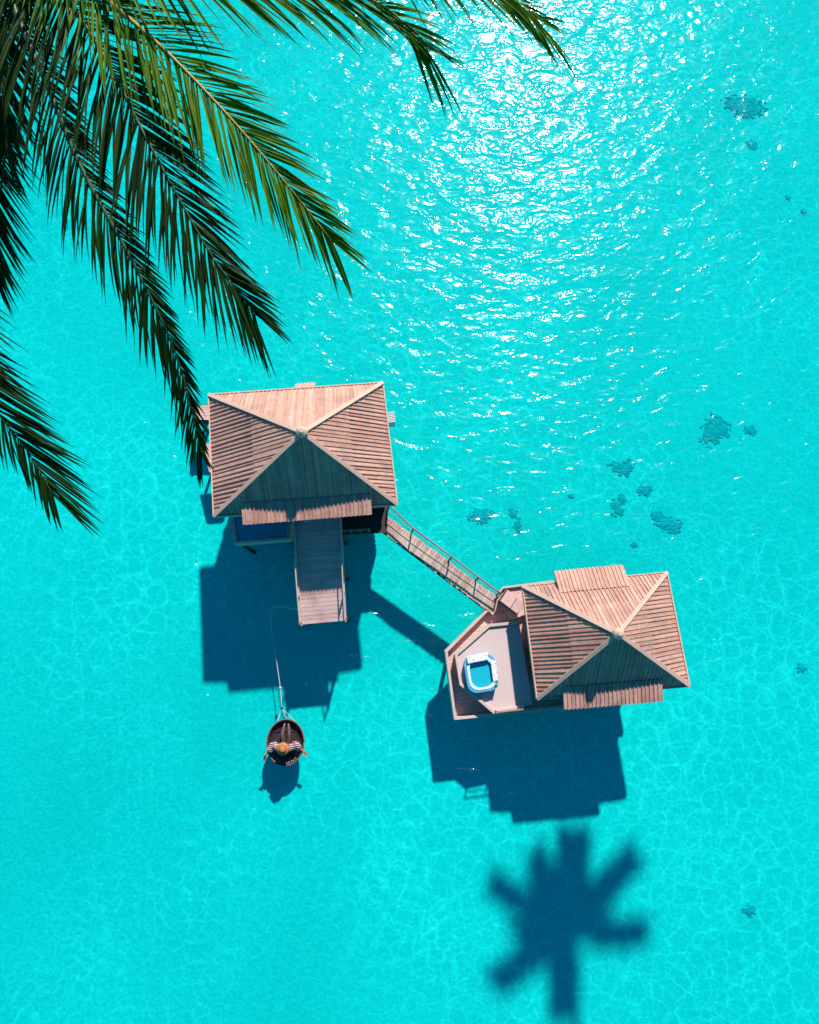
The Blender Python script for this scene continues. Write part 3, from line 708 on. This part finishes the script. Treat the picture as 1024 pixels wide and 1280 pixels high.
# striped blanket heaped behind the rider, dark cushion
m = MB(); n1, n2 = 18, 9; rnd = random.Random(3); g_ = {}
for i in range(n1 + 1):
    for j in range(n2 + 1):
        a = R(-172 + 164 * i / n1); r_ = .50 + .40 * j / n2
        zz = .08 + .20 * (j / n2) ** 1.5 + .05 * math.sin(i * 1.9 + j) + .035 * rnd.uniform(-1, 1)
        g_[i, j] = bc + V((math.cos(a) * r_ * RX, math.sin(a) * r_ * RY, zz))
for i in range(n1):
    for j in range(n2): m.face([g_[i, j], g_[i, j + 1], g_[i + 1, j + 1], g_[i + 1, j]])
bk = m.build('blanket', M['blanket'], None, True, tuple(bc + V((0, -.5, .1)))); tag(bk, 'striped blanket draped inside the rim behind the rider of the basket boat', 'blanket')
sm = bk.modifiers.new('thick', 'SOLIDIFY'); sm.thickness = .025; bk.modifiers.new('sub', 'SUBSURF').render_levels = 1
m = MB(); m.lathe(bc + V((0, -.48, .02)), [(.24, .0), (.33, .06), (.33, .14), (.2, .19), (.05, .2)], 20, 1.1, .8); tag(m.build('cushion', M['cushion'], None, True, tuple(bc + V((0, -.48, 0)))), 'dark round cushion right behind the rider in the basket boat', 'cushion')

# mooring rope, with a small float where the bridle forks
def smooth(pts, k=8):
    out = []; pts = [V(p) for p in pts]; q = [pts[0]] + pts + [pts[-1]]
    for i in range(1, len(q) - 2):
        for j in range(k):
            t = j / k; p0, p1, p2, p3 = q[i - 1], q[i], q[i + 1], q[i + 2]
            out.append(.5 * ((2 * p1) + (p2 - p0) * t + (2 * p0 - 5 * p1 + 4 * p2 - p3) * t * t + (3 * p1 - p0 - 3 * p2 + p3) * t ** 3))
    return out + [pts[-1]]
fork = P(350.5, 860, 1.25)
rope = thing('mooring_rope', tuple(fork), 'thin mooring rope running from the plank ramp to the basket boat', 'rope')
m = MB(); m.tube(smooth([P(378, 763, 3.6), P(366, 761, 3.0), P(348, 758, 1.75), P(339, 762, 1.5), P(338, 772, 1.35), P(341, 795, 1.2), P(346, 828, 1.18), fork, P(352.5, 887, 1.35)]), .018, 6); m.build('line', M['rope'], rope, True)
m = MB(); kn_ = P(352.5, 885, 1.35)
for dx, dy in ((-.42, .93), (.0, 1.12), (.45, .92)): m.tube(smooth([kn_, lerp(kn_, bc + V((dx, dy * .93, .31)), .5) - V((0, 0, .05)), bc + V((dx, dy * .93, .31))], 4), .012, 6)
m.build('bridle', M['rope'], rope, True)
m = MB(); m.lathe(fork, [(.02, -.09), (.06, -.05), (.065, .03), (.02, .08)], 12); m.build('float', M['pale'], rope, True)
m = MB(); m.lathe(kn_, [(.02, -.06), (.055, -.03), (.055, .03), (.02, .06)], 10); m.build('knot', M['dark'], rope, True)

# ---------------------------------------------------------------- palms
def frond(root, pts, llen, leaf, rach, nleaf=78, side=(1, 1), wid=.042, droop=.35, rrad=.028, start=.06, seed=1, ang=(58, 22), segs=5, taper=.62):
    """rachis through pts, leaflets in two rows; llen = longest leaflet; side = length factor of the two rows"""
    rnd = random.Random(seed); ctr = smooth(pts, 14); n = len(ctr)
    cum = [0]
    for i in range(1, n): cum.append(cum[-1] + (ctr[i] - ctr[i - 1]).length)
    tot = cum[-1]
    def at(s):
        d_ = s * tot
        for i in range(1, n):
            if cum[i] >= d_ - 1e-9:
                t = (d_ - cum[i - 1]) / max(1e-6, cum[i] - cum[i - 1]); return ctr[i - 1].lerp(ctr[i], t), (ctr[i] - ctr[i - 1]).normalized()
        return ctr[-1], (ctr[-1] - ctr[-2]).normalized()
    m = MB()
    for k in range(nleaf):
        s = start + (1 - start) * (k + rnd.uniform(-.3, .3)) / (nleaf - 1); s = min(1, max(start, s)); p, tg = at(s)
        sd_ = tg.cross(V((0, 0, 1))).normalized(); up = sd_.cross(tg)
        shape = min(1, .55 + 1.6 * s) * (1 - taper * max(0, (s - .55) / .45) ** 1.4)
        for q, sg in enumerate((1, -1)):
            ll = llen * shape * side[q] * rnd.uniform(.86, 1.08)
            th = R(ang[0] + (ang[1] - ang[0]) * s + rnd.uniform(-7, 7))
            d = (sd_ * sg * math.sin(th) + tg * math.cos(th) + up * rnd.uniform(-.05, .22)).normalized()
            w0 = wid * rnd.uniform(.75, 1.15) * (.8 + .2 * shape); tw = rnd.uniform(-.7, .7); dr = droop * rnd.uniform(.7, 1.4); tone = rnd.random()
            fl = d.cross(V((0, 0, 1))).normalized(); fl = (fl * math.cos(tw) + V((0, 0, 1)) * math.sin(tw)).normalized(); prev = None
            split = rnd.random() < .12
            pos = p.copy(); dd = d.copy(); curl = tg * rnd.uniform(.0, .10)
            for j in range(segs + 1):
                t = j / segs; wj = w0 * (.45 + 1.1 * t if t < .35 else .835 * (1 - ((t - .35) / .65) ** 1.6) + .02)
                row = (pos - fl * wj / 2, pos + V((0, 0, -wj * .22)), pos + fl * wj / 2)
                if prev:
                    m.face([prev[0], prev[1], row[1], row[0]], tone); m.face([prev[1], prev[2], row[2], row[1]], tone)
                prev = row
                dd = (dd + V((0, 0, -dr / segs * (.5 + 1.4 * t))) + curl / segs).normalized(); pos = pos + dd * ll / segs
    fr = m.build('frond', leaf, root)
    r2 = MB(); ii = list(range(0, n, 3)) + ([n - 1] if (n - 1) % 3 else [])
    r2.tube([ctr[i] + V((0, 0, .004)) for i in ii], [max(.004, rrad * (1 - .88 * cum[i] / tot)) for i in ii], 7); r2.build('rachis', rach, fr, True)
    return fr
def trunk(root, pts, r0, r1):
    c = smooth(pts, 12); n = len(c); m = MB()
    m.tube(c, [(r0 + (r1 - r0) * (i / (n - 1)) ** .7) * (1.06 if i % 2 else .97) * (1.5 if i == 0 else 1) for i in range(n)], 12)
    m.build('trunk', M['trunk'], root, True)
def D(x, y, dep): return P(x, y, H - dep)
# near palm, its crown just outside the picture at upper left
crown = D(-40, -120, 4.6)
base = V((-28, 2.5, 0))
pal = thing('coconut_palm', tuple(base), 'coconut palm at upper left, its long green fronds hanging over the lagoon', 'palm tree', 'coconut palms')
trunk(pal, [base, (-24.5, 1.5, 9), (-17.0, -1.5, 18), (-10.5, 2.5, 23), (-6.0, 5.0, 26.3), tuple(crown)], .26, .15)
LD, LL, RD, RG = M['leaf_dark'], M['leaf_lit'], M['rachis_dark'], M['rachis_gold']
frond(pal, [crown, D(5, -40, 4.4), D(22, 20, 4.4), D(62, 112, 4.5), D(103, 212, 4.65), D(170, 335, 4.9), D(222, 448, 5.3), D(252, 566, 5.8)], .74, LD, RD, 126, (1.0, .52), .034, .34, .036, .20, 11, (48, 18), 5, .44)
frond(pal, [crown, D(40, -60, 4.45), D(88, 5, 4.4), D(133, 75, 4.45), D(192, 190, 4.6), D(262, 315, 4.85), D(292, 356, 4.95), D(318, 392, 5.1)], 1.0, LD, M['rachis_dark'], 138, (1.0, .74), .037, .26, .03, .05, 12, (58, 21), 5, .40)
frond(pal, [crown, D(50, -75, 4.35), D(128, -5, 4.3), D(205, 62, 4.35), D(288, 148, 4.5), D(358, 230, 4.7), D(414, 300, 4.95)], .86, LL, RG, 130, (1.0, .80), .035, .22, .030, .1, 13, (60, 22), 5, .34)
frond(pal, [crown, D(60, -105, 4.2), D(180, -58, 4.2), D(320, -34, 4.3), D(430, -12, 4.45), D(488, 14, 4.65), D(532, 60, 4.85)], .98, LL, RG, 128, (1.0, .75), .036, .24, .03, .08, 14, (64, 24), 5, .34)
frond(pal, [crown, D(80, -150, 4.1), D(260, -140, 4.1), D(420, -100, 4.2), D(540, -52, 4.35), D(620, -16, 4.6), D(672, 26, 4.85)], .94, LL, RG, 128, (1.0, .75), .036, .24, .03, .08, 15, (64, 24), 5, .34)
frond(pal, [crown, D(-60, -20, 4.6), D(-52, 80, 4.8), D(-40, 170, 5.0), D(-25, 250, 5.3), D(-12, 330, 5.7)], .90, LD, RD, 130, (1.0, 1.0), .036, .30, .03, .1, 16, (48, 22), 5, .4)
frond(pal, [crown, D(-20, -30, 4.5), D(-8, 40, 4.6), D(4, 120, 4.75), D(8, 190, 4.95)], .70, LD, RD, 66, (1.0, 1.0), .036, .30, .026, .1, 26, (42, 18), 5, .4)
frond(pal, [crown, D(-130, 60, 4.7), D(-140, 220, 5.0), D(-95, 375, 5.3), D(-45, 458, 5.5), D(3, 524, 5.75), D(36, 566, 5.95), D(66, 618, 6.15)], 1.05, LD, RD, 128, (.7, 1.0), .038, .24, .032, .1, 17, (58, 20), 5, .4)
# the rest of the crown, outside the picture towards the sun
for k, (dx, dy, dz) in enumerate(((1.2, 2.6, .9), (-.6, 3.0, .8), (-2.4, 2.0, .7), (-3.2, .3, .4), (2.4, 2.4, .2))):
    a = crown; t = crown + V((dx, dy, dz * .6)); mid = lerp(a, t, .5) + V((0, 0, .8 + dz * .3))
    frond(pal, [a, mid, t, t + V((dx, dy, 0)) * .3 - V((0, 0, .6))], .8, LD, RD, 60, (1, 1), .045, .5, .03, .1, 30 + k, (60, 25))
for k in range(5):
    a = 2 * math.pi * k / 5; c = crown + V((math.cos(a) * .24, math.sin(a) * .24, -.28)); m = MB()
    m.lathe(c, [(.03, -.15), (.10, -.09), (.12, 0), (.09, .1), (.03, .14)], 12); m.build('coconut', M['rachis_dark'], pal, True)
# far palm leaning in from beyond the right edge; only its shadow reaches the picture
def under_sun(px, py, z):                # the point at height z whose shadow falls on the sand at (px, py)
    return P(px, py, 0) + L * (z / L.z)
hc = 21.5
cr2 = under_sun(708, 1155, hc)
bs2 = P(1095, 1270, 0)
pal2 = thing('coconut_palm', tuple(bs2), 'coconut palm leaning in from beyond the right edge, seen only by its star shaped shadow', 'palm tree', 'coconut palms')
trunk(pal2, [bs2, under_sun(1000, 1310, 5), under_sun(900, 1335, 10), under_sun(790, 1335, 15), under_sun(722, 1290, 18.8), under_sun(706, 1220, 20.6), cr2], .2, .11)
tips = [((713, 1046), 1.6), ((793, 1070), .8), ((806, 1166), .6), ((704, 1272), .6), ((618, 1228), .7), ((650, 1172), .8), ((616, 1104), .8), ((668, 1070), 1.2), ((722, 1050), 1.0)]
for k, ((tx, ty), dr) in enumerate(tips):
    zt_ = hc - dr; tip = under_sun(tx, ty, zt_); mid = lerp(cr2, tip, .5) + V((0, 0, .12))
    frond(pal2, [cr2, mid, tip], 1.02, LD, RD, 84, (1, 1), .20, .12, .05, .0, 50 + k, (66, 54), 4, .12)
